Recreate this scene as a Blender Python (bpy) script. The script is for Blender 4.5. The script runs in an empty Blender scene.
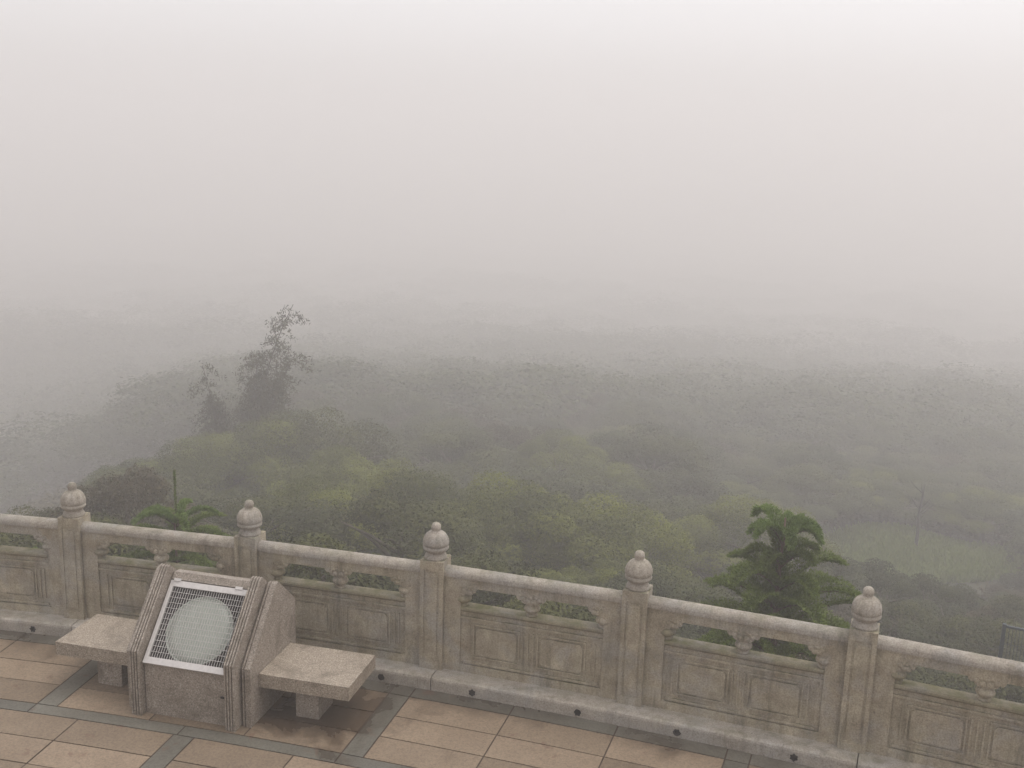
import bpy, bmesh, math, random
import numpy as np
from mathutils import Vector, Matrix

sc = bpy.context.scene
COL = sc.collection
R_ = math.radians

# ------------------------------------------------------------------ camera
cam_d = bpy.data.cameras.new("camera")
cam = bpy.data.objects.new("camera", cam_d)
COL.objects.link(cam)
sc.camera = cam
cam_d.sensor_width = 36.0
cam_d.lens = 1060.8 / 1024 * 36.0
cam_d.clip_start = 0.1
cam_d.clip_end = 3000
PITCH, ROLL, CAMH = 0.218, 0.0300, 4.397
_f = Vector((0, math.cos(PITCH), -math.sin(PITCH)))
_u = Vector((0, math.sin(PITCH), math.cos(PITCH)))
_r = Vector((1, 0, 0))
r2 = _r * math.cos(ROLL) + _u * math.sin(ROLL)
u2 = -_r * math.sin(ROLL) + _u * math.cos(ROLL)
M = Matrix((r2, u2, -_f)).transposed().to_4x4()
M.translation = Vector((0, 0, CAMH))
cam.matrix_world = M

# ------------------------------------------------------------------ light
SUN_EL, SUN_AZ = R_(72), R_(75)          # high, veiled sun
w = bpy.data.worlds.new("World")
sc.world = w
w.use_nodes = True
nt = w.node_tree
nt.nodes.clear()
out = nt.nodes.new("ShaderNodeOutputWorld")
bg = nt.nodes.new("ShaderNodeBackground")
sky = nt.nodes.new("ShaderNodeTexSky")
sky.sky_type = 'NISHITA'
sky.sun_disc = False
sky.sun_elevation = SUN_EL
sky.sun_rotation = SUN_AZ
sky.altitude = 300
sky.air_density = 1.0
sky.dust_density = 3.0
sky.ozone_density = 1.0
hs = nt.nodes.new("ShaderNodeHueSaturation")
hs.inputs['Saturation'].default_value = 0.12   # grey overcast sky
nt.links.new(sky.outputs[0], hs.inputs['Color'])
tint = nt.nodes.new("ShaderNodeMix")
tint.data_type = 'RGBA'
tint.blend_type = 'MULTIPLY'
tint.inputs[0].default_value = 1.0
tint.inputs[7].default_value = (1.0, 0.982, 0.988, 1)
nt.links.new(hs.outputs[0], tint.inputs[6])
nt.links.new(tint.outputs[2], bg.inputs['Color'])
bg.inputs['Strength'].default_value = 0.12
nt.links.new(bg.outputs[0], out.inputs['Surface'])

sun_d = bpy.data.lights.new("sun", 'SUN')
sun = bpy.data.objects.new("sun", sun_d)
COL.objects.link(sun)
sun_d.energy = 0.6
sun_d.angle = R_(60)
sun_d.color = (1.0, 0.95, 0.88)
sdir = Vector((math.sin(SUN_AZ) * math.cos(SUN_EL), math.cos(SUN_AZ) * math.cos(SUN_EL), math.sin(SUN_EL)))
sun.rotation_euler = sdir.to_track_quat('Z', 'Y').to_euler()

sc.view_settings.view_transform = 'Standard'
sc.view_settings.look = 'None'
sc.view_settings.gamma = 1.0
sc.view_settings.exposure = 1.03
cy = sc.cycles
cy.max_bounces = 8
cy.diffuse_bounces = 3
cy.glossy_bounces = 2
cy.transmission_bounces = 4
cy.transparent_max_bounces = 6
cy.volume_bounces = 3
cy.use_denoising = True
cy.caustics_reflective = False
cy.caustics_refractive = False

# ------------------------------------------------------------------ helpers
CX, CY, RR = -9.867, -24.579, 34.345      # centre and radius of the round terrace (post line)
FL = -0.12                                 # paving level; the kerb top is z = 0


def ring(rho, s, z=0.0):
    a = s / RR
    r = RR + rho
    return Vector((CX + r * math.sin(a), CY + r * math.cos(a), z))


def tag(o, label=None, cat=None, group=None, kind=None):
    if label: o['label'] = label
    if cat: o['category'] = cat
    if group: o['group'] = group
    if kind: o['kind'] = kind
    return o


def empty(name, loc, rz=0.0):
    o = bpy.data.objects.new(name, None)
    o.empty_display_size = 0.2
    COL.objects.link(o)
    o.location = loc
    o.rotation_euler = (0, 0, rz)
    return o


def link(name, me, parent=None, mats=()):
    for m in mats:
        me.materials.append(m)
    o = bpy.data.objects.new(name, me)
    COL.objects.link(o)
    if parent: o.parent = parent
    return o


def copy_tree(o, parent=None):
    c = o.copy()
    COL.objects.link(c)
    if parent: c.parent = parent
    for ch in list(o.children):
        copy_tree(ch, c)
    return c


def finish(name, bm, mats, parent=None, bevel=0.0, seg=2, smooth=False):
    if bevel > 0:
        es = [e for e in bm.edges if len(e.link_faces) == 2 and e.calc_face_angle(0) > 0.6]
        bmesh.ops.bevel(bm, geom=es, offset=bevel, segments=seg, affect='EDGES', profile=0.6, clamp_overlap=True)
    bmesh.ops.recalc_face_normals(bm, faces=bm.faces[:])
    me = bpy.data.meshes.new(name)
    bm.to_mesh(me)
    bm.free()
    if smooth:
        for p in me.polygons: p.use_smooth = True
    if not isinstance(mats, (list, tuple)): mats = [mats]
    return link(name, me, parent, mats)


def box(bm, x0, x1, y0, y1, z0, z1, mi=0):
    vs = [bm.verts.new(c) for c in ((x0, y0, z0), (x1, y0, z0), (x1, y1, z0), (x0, y1, z0),
                                    (x0, y0, z1), (x1, y0, z1), (x1, y1, z1), (x0, y1, z1))]
    for f in ((0, 3, 2, 1), (4, 5, 6, 7), (0, 1, 5, 4), (1, 2, 6, 5), (2, 3, 7, 6), (3, 0, 4, 7)):
        bm.faces.new([vs[i] for i in f]).material_index = mi
    return vs


def prism_x(bm, prof, x0, x1):
    """extrude a (y, z) profile along x"""
    a = [bm.verts.new((x0, y, z)) for y, z in prof]
    b = [bm.verts.new((x1, y, z)) for y, z in prof]
    n = len(prof)
    bm.faces.new(a)
    bm.faces.new(b[::-1])
    for i in range(n):
        j = (i + 1) % n
        bm.faces.new((a[i], b[i], b[j], a[j]))


def prism_y(bm, prof, y0, y1):
    """extrude an (x, z) outline along y"""
    a = [bm.verts.new((x, y0, z)) for x, z in prof]
    b = [bm.verts.new((x, y1, z)) for x, z in prof]
    n = len(prof)
    bm.faces.new(a)
    bm.faces.new(b[::-1])
    for i in range(n):
        j = (i + 1) % n
        bm.faces.new((a[i], b[i], b[j], a[j]))


def lathe(bm, prof, n=24, cx=0, cy=0, lobes=None):
    rings = []
    for k, (r, z) in enumerate(prof):
        row = []
        for i in range(n):
            t = 2 * math.pi * i / n
            rr = r
            if lobes:
                rr = r * (1 - lobes[k] * abs(math.cos(t * 5)) ** 8)
            row.append(bm.verts.new((cx + rr * math.cos(t), cy + rr * math.sin(t), z)))
        rings.append(row)
    for a, b in zip(rings, rings[1:]):
        for i in range(n):
            bm.faces.new((a[i], a[(i + 1) % n], b[(i + 1) % n], b[i]))
    bm.faces.new(rings[0][::-1])
    bm.faces.new(rings[-1])


def tube_np(pts, rads, n=6):
    """swept tube: returns verts, faces"""
    pts = [Vector(p) for p in pts]
    V, F = [], []
    for i, p in enumerate(pts):
        d = (pts[min(i + 1, len(pts) - 1)] - pts[max(i - 1, 0)])
        if d.length < 1e-6: d = Vector((0, 0, 1))
        d.normalize()
        a = d.orthogonal().normalized() if abs(d.z) > 0.9 else d.cross(Vector((0, 0, 1))).normalized()
        b = d.cross(a)
        for k in range(n):
            t = 2 * math.pi * k / n
            V.append(tuple(p + (a * math.cos(t) + b * math.sin(t)) * rads[i]))
    for i in range(len(pts) - 1):
        for k in range(n):
            F.append((i * n + k, i * n + (k + 1) % n, (i + 1) * n + (k + 1) % n, (i + 1) * n + k))
    F.append(tuple(range((len(pts) - 1) * n, len(pts) * n)))
    return V, F


def mesh_from(name, V, F, smooth=False):
    me = bpy.data.meshes.new(name)
    me.from_pydata([tuple(v) for v in V], [], F)
    if smooth:
        me.polygons.foreach_set('use_smooth', [True] * len(me.polygons))
    me.update()
    return me


def tubes_mesh(name, chains, n=6):
    V, F = [], []
    for pts, rads in chains:
        v, f = tube_np(pts, rads, n)
        o = len(V)
        V += v
        F += [tuple(i + o for i in q) for q in f]
    return mesh_from(name, V, F, True)


def quads_mesh(name, Q, var=None):
    """Q: (n,4,3) array -> mesh with float attribute 'var' per face"""
    n = len(Q)
    me = bpy.data.meshes.new(name)
    me.vertices.add(n * 4)
    me.vertices.foreach_set('co', Q.reshape(-1).astype(np.float32))
    me.loops.add(n * 4)
    me.loops.foreach_set('vertex_index', np.arange(n * 4, dtype=np.int32))
    me.polygons.add(n)
    me.polygons.foreach_set('loop_start', np.arange(0, n * 4, 4, dtype=np.int32))
    me.update(calc_edges=True)
    if var is not None:
        at = me.attributes.new('var', 'FLOAT', 'FACE')
        at.data.foreach_set('value', var.astype(np.float32))
    return me


# ------------------------------------------------------------------ materials
def mat(name):
    m = bpy.data.materials.new(name)
    m.use_nodes = True
    t = m.node_tree
    b = t.nodes['Principled BSDF']
    return m, t, b


def N(t, kind, **kw):
    n = t.nodes.new(kind)
    for k, v in kw.items():
        setattr(n, k, v)
    return n


def ramp(t, src, stops):
    r = N(t, 'ShaderNodeValToRGB')
    e = r.color_ramp.elements
    while len(e) < len(stops): e.new(0.5)
    for el, (p, c) in zip(e, stops):
        el.position = p
        el.color = (*c, 1) if len(c) == 3 else c
    t.links.new(src, r.inputs[0])
    return r


def noise(t, vec, scale, detail=5, rough=0.6, dist=0.0):
    n = N(t, 'ShaderNodeTexNoise')
    n.inputs['Scale'].default_value = scale
    n.inputs['Detail'].default_value = detail
    n.inputs['Roughness'].default_value = rough
    n.inputs['Distortion'].default_value = dist
    if vec is not None: t.links.new(vec, n.inputs['Vector'])
    return n.outputs[0]


def mixc(t, fac, a, b, mode='MIX'):
    m = N(t, 'ShaderNodeMix', data_type='RGBA', blend_type=mode)
    for sock, v in ((m.inputs[0], fac), (m.inputs[6], a), (m.inputs[7], b)):
        if isinstance(v, (int, float)): sock.default_value = v
        elif isinstance(v, tuple): sock.default_value = (*v, 1)
        else: t.links.new(v, sock)
    return m.outputs[2]


def math_(t, op, a, b=0.0, clamp=False):
    m = N(t, 'ShaderNodeMath', operation=op, use_clamp=clamp)
    for sock, v in ((m.inputs[0], a), (m.inputs[1], b)):
        if isinstance(v, (int, float)): sock.default_value = v
        else: t.links.new(v, sock)
    return m.outputs[0]


def geo(t):
    return N(t, 'ShaderNodeNewGeometry')


def bump(t, b, h, strength=0.3, dist=0.01):
    n = N(t, 'ShaderNodeBump')
    n.inputs['Strength'].default_value = strength
    n.inputs['Distance'].default_value = dist
    t.links.new(h, n.inputs['Height'])
    t.links.new(n.outputs[0], b.inputs['Normal'])


def stone_mat(name, c_lo, c_hi, stain=(0.07, 0.065, 0.045), moss=(0.10, 0.105, 0.045), moss_amt=0.5, stain_amt=0.6):
    m, t, b = mat(name)
    g = geo(t)
    pos = g.outputs['Position']
    base = ramp(t, noise(t, pos, 5, 6, 0.65), [(0.3, c_lo), (0.7, c_hi)]).outputs[0]
    gp = ramp(t, noise(t, pos, 3.1, 4, 0.6, 0.5), [(0.45, (0, 0, 0)), (0.62, (1, 1, 1))]).outputs[0]
    grey = tuple((sum(c_hi) / 3) * k for k in (0.84, 0.80, 0.75))
    base = mixc(t, math_(t, 'MULTIPLY', gp, 0.55), base, grey)
    # fine crystal speckle of weathered granite
    sp = ramp(t, noise(t, pos, 80, 4, 0.8), [(0.33, (0.66, 0.65, 0.64)), (0.5, (1.0, 1.0, 1.0)), (0.66, (1.22, 1.22, 1.22))]).outputs[0]
    col = mixc(t, 1.0, base, sp, 'MULTIPLY')
    # rain streaks running down: noise squeezed along z
    mp = N(t, 'ShaderNodeMapping')
    mp.inputs['Scale'].default_value = (14, 14, 1.6)
    t.links.new(pos, mp.inputs['Vector'])
    st = noise(t, mp.outputs[0], 1.0, 5, 0.7, 0.3)
    stf = ramp(t, st, [(0.48, (0, 0, 0)), (0.72, (1, 1, 1))]).outputs[0]
    big = ramp(t, noise(t, pos, 1.7, 3, 0.5), [(0.35, (0.15,) * 3), (0.7, (1,) * 3)]).outputs[0]
    f = math_(t, 'MULTIPLY', math_(t, 'MULTIPLY', stf, big), stain_amt)
    col = mixc(t, f, col, stain)
    # greenish algae on upward faces and in patches
    sep = N(t, 'ShaderNodeSeparateXYZ')
    t.links.new(g.outputs['Normal'], sep.inputs[0])
    upf = math_(t, 'MULTIPLY', math_(t, 'MAXIMUM', sep.outputs[2], 0.22), moss_amt)
    mn = ramp(t, noise(t, pos, 7, 5, 0.7), [(0.42, (0, 0, 0)), (0.66, (1, 1, 1))]).outputs[0]
    col = mixc(t, math_(t, 'MULTIPLY', upf, mn), col, moss)
    # black pits
    v = N(t, 'ShaderNodeTexVoronoi')
    v.inputs['Scale'].default_value = 9
    t.links.new(pos, v.inputs['Vector'])
    pit = ramp(t, v.outputs['Distance'], [(0.03, (1, 1, 1)), (0.09, (0, 0, 0))]).outputs[0]
    col = mixc(t, math_(t, 'MULTIPLY', pit, 0.5), col, (0.05, 0.045, 0.035))
    t.links.new(col, b.inputs['Base Color'])
    b.inputs['Roughness'].default_value = 0.78
    b.inputs['Specular IOR Level'].default_value = 0.3
    h = math_(t, 'ADD', noise(t, pos, 60, 5, 0.7), math_(t, 'MULTIPLY', noise(t, pos, 12, 4, 0.6), 1.2))
    bump(t, b, h, 0.45, 0.008)
    return m


MARBLE = stone_mat("weathered_pale_stone", (0.24, 0.200, 0.145), (0.44, 0.382, 0.285), moss=(0.105, 0.108, 0.05), moss_amt=1.0, stain_amt=0.85)
MARBLE_TOP = stone_mat("washed_pale_stone", (0.26, 0.225, 0.185), (0.41, 0.365, 0.31), stain_amt=0.75, moss_amt=0.45)
MARBLE_SILL = stone_mat("algae_stone", (0.20, 0.175, 0.115), (0.29, 0.255, 0.175), moss=(0.12, 0.115, 0.045), moss_amt=1.0)
KERB = stone_mat("kerb_granite", (0.27, 0.235, 0.195), (0.43, 0.385, 0.33), stain_amt=0.5, moss_amt=0.35)


def granite_mat(name, tint=(1, 1, 1)):
    m, t, b = mat(name)
    g = geo(t)
    pos = g.outputs['Position']
    a = ramp(t, noise(t, pos, 85, 3, 0.75), [(0.34, (0.10, 0.085, 0.07)), (0.45, (0.235, 0.195, 0.158)),
                                             (0.55, (0.30, 0.255, 0.21)), (0.66, (0.45, 0.40, 0.345))]).outputs[0]
    col = mixc(t, 1.0, a, tint, 'MULTIPLY')
    d = ramp(t, noise(t, pos, 4.5, 6, 0.7, 0.6), [(0.46, (0, 0, 0)), (0.68, (1, 1, 1))]).outputs[0]
    col = mixc(t, math_(t, 'MULTIPLY', d, 0.68), col, (0.10, 0.08, 0.055))
    # grime worn into the foot of the stone
    sep = N(t, 'ShaderNodeSeparateXYZ')
    t.links.new(pos, sep.inputs[0])
    t.links.new(col, b.inputs['Base Color'])
    b.inputs['Roughness'].default_value = 0.55
    bump(t, b, noise(t, pos, 140, 3, 0.7), 0.15, 0.003)
    return m


GRANITE = granite_mat("speckled_granite")
GRANITE2 = granite_mat("bench_granite", (1.08, 1.06, 1.0))


def tile_mat(name, lo, hi, wet, rough):
    m, t, b = mat(name)
    g = geo(t)
    pos = g.outputs['Position']
    at = N(t, 'ShaderNodeAttribute', attribute_name='var')
    base = ramp(t, at.outputs['Fac'], [(0.0, lo), (1.0, hi)]).outputs[0]
    sp = ramp(t, noise(t, pos, 55, 4, 0.8), [(0.33, (0.66, 0.62, 0.58)), (0.5, (1.0, 0.99, 0.98)), (0.66, (1.26, 1.24, 1.2))]).outputs[0]
    col = mixc(t, 1.0, base, sp, 'MULTIPLY')
    cl = ramp(t, noise(t, pos, 2.6, 5, 0.6), [(0.3, (0.84, 0.82, 0.80)), (0.7, (1.06, 1.06, 1.06))]).outputs[0]
    col = mixc(t, 1.0, col, cl, 'MULTIPLY')
    # rust-red blotches
    rb = ramp(t, noise(t, pos, 6.5, 4, 0.65, 0.4), [(0.62, (0, 0, 0)), (0.70, (1, 1, 1))]).outputs[0]
    col = mixc(t, math_(t, 'MULTIPLY', rb, 0.6), col, (0.125, 0.066, 0.042))
    # damp stain that creeps out from the foot of the kerb
    d = N(t, 'ShaderNodeVectorMath', operation='DISTANCE')
    cb = N(t, 'ShaderNodeCombineXYZ')
    sx = N(t, 'ShaderNodeSeparateXYZ')
    t.links.new(pos, sx.inputs[0])
    t.links.new(sx.outputs[0], cb.inputs[0])
    t.links.new(sx.outputs[1], cb.inputs[1])
    t.links.new(cb.outputs[0], d.inputs[0])
    d.inputs[1].default_value = (CX, CY, 0)
    edge = math_(t, 'SUBTRACT', RR - 0.24, d.outputs['Value'])
    wn = noise(t, pos, 1.9, 5, 0.6, 0.4)
    e2 = math_(t, 'SUBTRACT', math_(t, 'MULTIPLY', math_(t, 'SUBTRACT', wn, 0.43), 1.9), edge)
    near = ramp(t, math_(t, 'ADD', e2, 0.15), [(0.0, (0, 0, 0)), (0.45, (1, 1, 1))]).outputs[0]
    blot = ramp(t, noise(t, pos, 1.3, 6, 0.7, 0.7), [(0.57, (0, 0, 0)), (0.66, (1, 1, 1))]).outputs[0]
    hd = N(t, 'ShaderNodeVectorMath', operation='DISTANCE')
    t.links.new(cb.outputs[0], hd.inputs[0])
    hd.inputs[1].default_value = (-1.35, 7.95, 0)  # damp patch round the bench, with the shade beneath it painted in too
    damp_shade = math_(t, 'SUBTRACT', math_(t, 'MULTIPLY', math_(t, 'SUBTRACT', noise(t, pos, 2.3, 5, 0.6, 0.5), 0.5), 2.2), math_(t, 'SUBTRACT', hd.outputs['Value'], 0.62))
    damp_shade = ramp(t, math_(t, 'ADD', damp_shade, 0.1), [(0.0, (0, 0, 0)), (0.3, (1, 1, 1))]).outputs[0]
    near = math_(t, 'MAXIMUM', near, damp_shade)
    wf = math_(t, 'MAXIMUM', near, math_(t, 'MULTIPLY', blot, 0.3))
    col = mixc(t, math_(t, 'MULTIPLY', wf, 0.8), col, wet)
    t.links.new(col, b.inputs['Base Color'])
    rr = N(t, 'ShaderNodeMapRange')
    t.links.new(wf, rr.inputs[0])
    rr.inputs[3].default_value = rough
    rr.inputs[4].default_value = 0.24
    t.links.new(rr.outputs[0], b.inputs['Roughness'])
    bump(t, b, noise(t, pos, 90, 4, 0.7), 0.2, 0.003)
    return m


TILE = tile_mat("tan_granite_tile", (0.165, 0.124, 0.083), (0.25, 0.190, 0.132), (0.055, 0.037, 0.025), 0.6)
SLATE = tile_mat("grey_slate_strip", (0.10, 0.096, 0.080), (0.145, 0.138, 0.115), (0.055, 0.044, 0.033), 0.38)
GROUT, t, b = mat("dark_joint")
b.inputs['Base Color'].default_value = (0.055, 0.034, 0.022, 1)
b.inputs['Roughness'].default_value = 0.8


def plain(name, c, rough=0.5, metal=0.0, nscale=40, var=0.25):
    m, t, b = mat(name)
    g = geo(t)
    n = noise(t, g.outputs['Position'], nscale, 4, 0.6)
    lo = tuple(x * (1 - var) for x in c)
    hi = tuple(min(1, x * (1 + var)) for x in c)
    t.links.new(ramp(t, n, [(0.3, lo), (0.7, hi)]).outputs[0], b.inputs['Base Color'])
    b.inputs['Roughness'].default_value = rough
    b.inputs['Metallic'].default_value = metal
    return m


ALU = plain("dull_aluminium", (0.56, 0.53, 0.505), 0.45, 0.2, 30, 0.1)
DARKIN = plain("lamp_box_dark", (0.075, 0.055, 0.06), 0.7)
LENS = plain("frosted_lens", (0.40, 0.435, 0.38), 0.35, 0.0, 8, 0.06)
FENCE = plain("blue_grey_fence_paint", (0.05, 0.065, 0.078), 0.5)
BARK = plain("bark", (0.075, 0.06, 0.045), 0.9, 0, 12, 0.4)
BARKR = plain("reddish_bark", (0.11, 0.07, 0.05), 0.9, 0, 25, 0.4)
WETBARK = plain("wet_dark_bark", (0.03, 0.025, 0.02), 0.8)
HOLE = plain("hole_dark", (0.012, 0.01, 0.009), 0.9)


def leaf_mat(name, lo, hi, transl=0.12, dead=None):
    m, t, b = mat(name)
    at = N(t, 'ShaderNodeAttribute', attribute_name='var')
    oi = N(t, 'ShaderNodeObjectInfo')
    f = math_(t, 'ADD', math_(t, 'MULTIPLY', at.outputs['Fac'], 0.72), math_(t, 'MULTIPLY', oi.outputs['Random'], 0.28))
    stops = [(0.05, lo), (0.95, hi)]
    if dead: stops = [(0.02, dead), (0.12, lo), (0.95, hi)]
    c = ramp(t, f, stops).outputs[0]
    t.links.new(c, b.inputs['Base Color'])
    b.inputs['Roughness'].default_value = 0.6
    b.inputs['Specular IOR Level'].default_value = 0.25
    tr = N(t, 'ShaderNodeBsdfTranslucent')
    t.links.new(c, tr.inputs[0])
    mx = N(t, 'ShaderNodeMixShader')
    mx.inputs[0].default_value = transl
    t.links.new(b.outputs[0], mx.inputs[1])
    t.links.new(tr.outputs[0], mx.inputs[2])
    t.links.new(mx.outputs[0], t.nodes['Material Output'].inputs[0])
    return m


LEAF = leaf_mat("leaf_mid_green", (0.026, 0.031, 0.008), (0.088, 0.094, 0.019))
LEAF_Y = leaf_mat("leaf_yellow_green", (0.028, 0.036, 0.006), (0.165, 0.180, 0.016))
LEAF_D = leaf_mat("leaf_dull_green", (0.024, 0.030, 0.009), (0.080, 0.090, 0.024))
LEAF_B = leaf_mat("leaf_brownish", (0.040, 0.030, 0.013), (0.098, 0.079, 0.032))
BAMB = leaf_mat("bamboo_leaf", (0.045, 0.042, 0.02), (0.10, 0.092, 0.045))
NEEDLE = leaf_mat("conifer_needle", (0.026, 0.044, 0.010), (0.19, 0.25, 0.05), 0.12)
NEEDLE_L = leaf_mat("fresh_conifer_needle", (0.06, 0.10, 0.022), (0.19, 0.27, 0.06), 0.12)
GRASSM = leaf_mat("meadow_grass", (0.11, 0.15, 0.022), (0.22, 0.27, 0.05))
SOIL, t, b = mat("slope_soil")
g = geo(t)
t.links.new(ramp(t, noise(t, g.outputs['Position'], 0.7, 8, 0.65),
                 [(0.3, (0.030, 0.032, 0.016)), (0.55, (0.055, 0.052, 0.026)), (0.75, (0.075, 0.075, 0.032))]).outputs[0], b.inputs['Base Color'])
b.inputs['Roughness'].default_value = 0.95

# ------------------------------------------------------------------ terrain
_RK = [0.0, 0.3, 5, 17, 31, 40, 55, 80, 130, 250, 700]
_ZK = [-2.9, -2.9, -3.4, -8.0, -11.3, -12.3, -14.8, -18.6, -24.6, -35.0, -50.0]


def rho_of(x, y):
    return np.hypot(np.asarray(x) - CX, np.asarray(y) - CY) - RR


def ground(x, y):
    rho = rho_of(x, y)
    z = np.interp(rho, _RK, _ZK)
    left = np.clip(-(np.asarray(x) + 13 + 0.12 * rho), 0, 40)
    z = z - 0.42 * left * np.clip((rho - 8) / 25, 0, 1) * np.clip((160 - rho) / 80, 0, 1)
    amp = np.clip(rho / 14, 0, 1)
    z = z + amp * (0.35 * np.sin(x * 0.31 + y * 0.17) + 0.3 * np.sin(x * 0.13 - y * 0.27 + 1.3) + 0.12 * np.sin(x * 0.9 + 2) * np.sin(y * 0.8))
    z = z + np.clip((rho - 55) / 60, 0, 1) * (0.5 * np.sin(x * 0.061 + y * 0.045) + 0.4 * np.sin(x * 0.048 - y * 0.081 + 0.7))
    return z


def build_ground():
    rs = np.concatenate([np.linspace(0.3, 60, 110), np.geomspace(62, 700, 80)])
    an = np.radians(np.linspace(-70, 110, 220))
    A, Rr = np.meshgrid(an, rs)
    X = CX + (RR + Rr) * np.sin(A)
    Y = CY + (RR + Rr) * np.cos(A)
    Z = ground(X, Y)
    V = np.stack([X, Y, Z], -1).reshape(-1, 3)
    n, m_ = Rr.shape
    F = [(i * m_ + j, i * m_ + j + 1, (i + 1) * m_ + j + 1, (i + 1) * m_ + j) for i in range(n - 1) for j in range(m_ - 1)]
    me = mesh_from('hillside', V, F, True)
    o = link('hillside', me, None, [SOIL])
    tag(o, kind='structure')


build_ground()


def build_terrace():
    # solid round platform under the paving, with its outer retaining face
    bm = bmesh.new()
    S0, S1, n = -24.0, 48.0, 120
    rho_in = -13.0
    top_i, top_o, bot_o = [], [], []
    for i in range(n + 1):
        s = S0 + (S1 - S0) * i / n
        top_i.append(bm.verts.new(ring(rho_in, s, FL - 0.008)))
        top_o.append(bm.verts.new(ring(0.26, s, FL - 0.008)))
        bot_o.append(bm.verts.new(ring(0.34, s, -3.6)))
    for i in range(n):
        bm.faces.new((top_i[i], top_i[i + 1], top_o[i + 1], top_o[i]))
        bm.faces.new((top_o[i], top_o[i + 1], bot_o[i + 1], bot_o[i]))
    o = finish('terrace', bm, GROUT)
    tag(o, kind='structure')

    rnd = random.Random(5)
    bm = bmesh.new()
    lay = bm.faces.layers.float.new('var')
    G = 0.011

    def tile(r0, r1, s0, s1, mi):
        r0 += G / 2; r1 -= G / 2; s0 += G / 2; s1 -= G / 2
        nseg = 3
        v = rnd.random()
        dz = rnd.uniform(-0.0012, 0.0012)
        lo = [bm.verts.new(ring(r0, s0 + (s1 - s0) * k / nseg, FL + dz)) for k in range(nseg + 1)]
        hi = [bm.verts.new(ring(r1, s0 + (s1 - s0) * k / nseg, FL + dz)) for k in range(nseg + 1)]
        lo2 = [bm.verts.new(q.co + Vector((0, 0, -0.012))) for q in lo]
        for k in range(nseg):
            for q in ((lo[k], lo[k + 1], hi[k + 1], hi[k]), (lo2[k], lo2[k + 1], lo[k + 1], lo[k])):
                f = bm.faces.new(q)
                f.material_index = mi
                f[lay] = v

    per = 2.80
    # inner field between kerb and slate band
    strips = sorted([6.37 - per * k for k in range(1, 9)] + [6.37, 9.12, 11.96] + [11.96 + per * k for k in range(1, 10)])
    SW = 0.185
    rows = [(-0.40, -0.725), (-0.725, -1.045), (-1.045, -1.36)]
    for a, b_ in zip(strips, strips[1:]):
        tile(-1.36, -0.40, a, a + SW, 1)
        s0 = a + SW
        for k in range(3):
            t0 = s0 + (b_ - s0) * k / 3
            t1 = s0 + (b_ - s0) * (k + 1) / 3
            for r1, r0 in rows: tile(r0, r1, t0, t1, 0)
            tile(-0.40, -0.235, t0, t1, 1)
        tile(-0.40, -0.235, a, s0, 1)
        # slate band
        mids = [a, a + (b_ - a) * 0.5, b_]
        for m0, m1 in zip(mids, mids[1:]): tile(-1.495, -1.36, m0, m1, 1)
    # outer field (towards the viewer)
    ds = [7.72 + per * k for k in range(-10, 13)]
    for blk in range(4):
        base = -1.495 - blk * 1.75
        for a in ds:
            tile(base - 1.6, base, a, a + SW, 1)
            s0 = a + SW
            for k in range(3):
                t0 = s0 + (per - SW) * k / 3
                t1 = s0 + (per - SW) * (k + 1) / 3
                for q in range(5): tile(base - 0.32 * (q + 1), base - 0.32 * q, t0, t1, 0)
            tile(base - 1.75, base - 1.6, a, a + per / 2, 1)
            tile(base - 1.75, base - 1.6, a + per / 2, a + per, 1)
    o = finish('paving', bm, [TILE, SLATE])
    tag(o, kind='structure')

    # granite kerb that carries the balustrade
    bm = bmesh.new()
    prof = [(-0.24, FL - 0.006), (-0.24, -0.030), (-0.235, -0.012), (-0.222, -0.002), (-0.20, 0.0), (0.24, 0.0), (0.25, -0.02), (0.25, -0.5)]
    joints = [12.92 + 1.742 * 2 * k for k in range(-6, 8)]
    for a, b_ in zip(joints, joints[1:]):
        ns = 8
        rows = []
        for i in range(ns + 1):
            s = a + 0.004 + (b_ - a - 0.008) * i / ns
            rows.append([bm.verts.new(ring(r, s, z)) for r, z in prof])
        for p, q in zip(rows, rows[1:]):
            for i in range(len(prof) - 1):
                bm.faces.new((p[i], q[i], q[i + 1], p[i + 1]))
        bm.faces.new(rows[0])
        bm.faces.new(rows[-1][::-1])
    k = finish('kerb', bm, KERB)
    tag(k, kind='structure')
    # drain holes along the kerb foot
    for s in (4.7, 5.56, 6.4, 8.98, 9.81, 10.73, 11.55, 12.46, 13.3):
        bm = bmesh.new()
        n = 12
        c = ring(-0.2425, s, -0.075)
        tx = Vector((math.cos(s / RR), -math.sin(s / RR), 0))
        nr = Vector((math.sin(s / RR), math.cos(s / RR), 0))
        rings = []
        for rad, dep in ((0.030, 0.0), (0.027, -0.004), (0.021, -0.004), (0.019, 0.0)):
            rings.append([bm.verts.new(c + nr * dep + (tx * math.cos(2 * math.pi * i / n) + Vector((0, 0, 1)) * math.sin(2 * math.pi * i / n)) * rad * (1 + 0.18 * math.sin(3 * i + s * 5))) for i in range(n)])
        for p, q in zip(rings, rings[1:]):
            for i in range(n): bm.faces.new((p[i], p[(i + 1) % n], q[(i + 1) % n], q[i]))
        bm.faces.new(rings[-1])
        finish('drain_hole', bm, HOLE, k)


build_terrace()

# ------------------------------------------------------------------ balustrade
SP0, DSP = 5.895, 1.742


def wobble(bm, amp, seed):
    r = random.Random(seed)
    for v in bm.verts:
        v.co += Vector((r.uniform(-amp, amp), r.uniform(-amp, amp), r.uniform(-amp, amp)))


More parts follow.
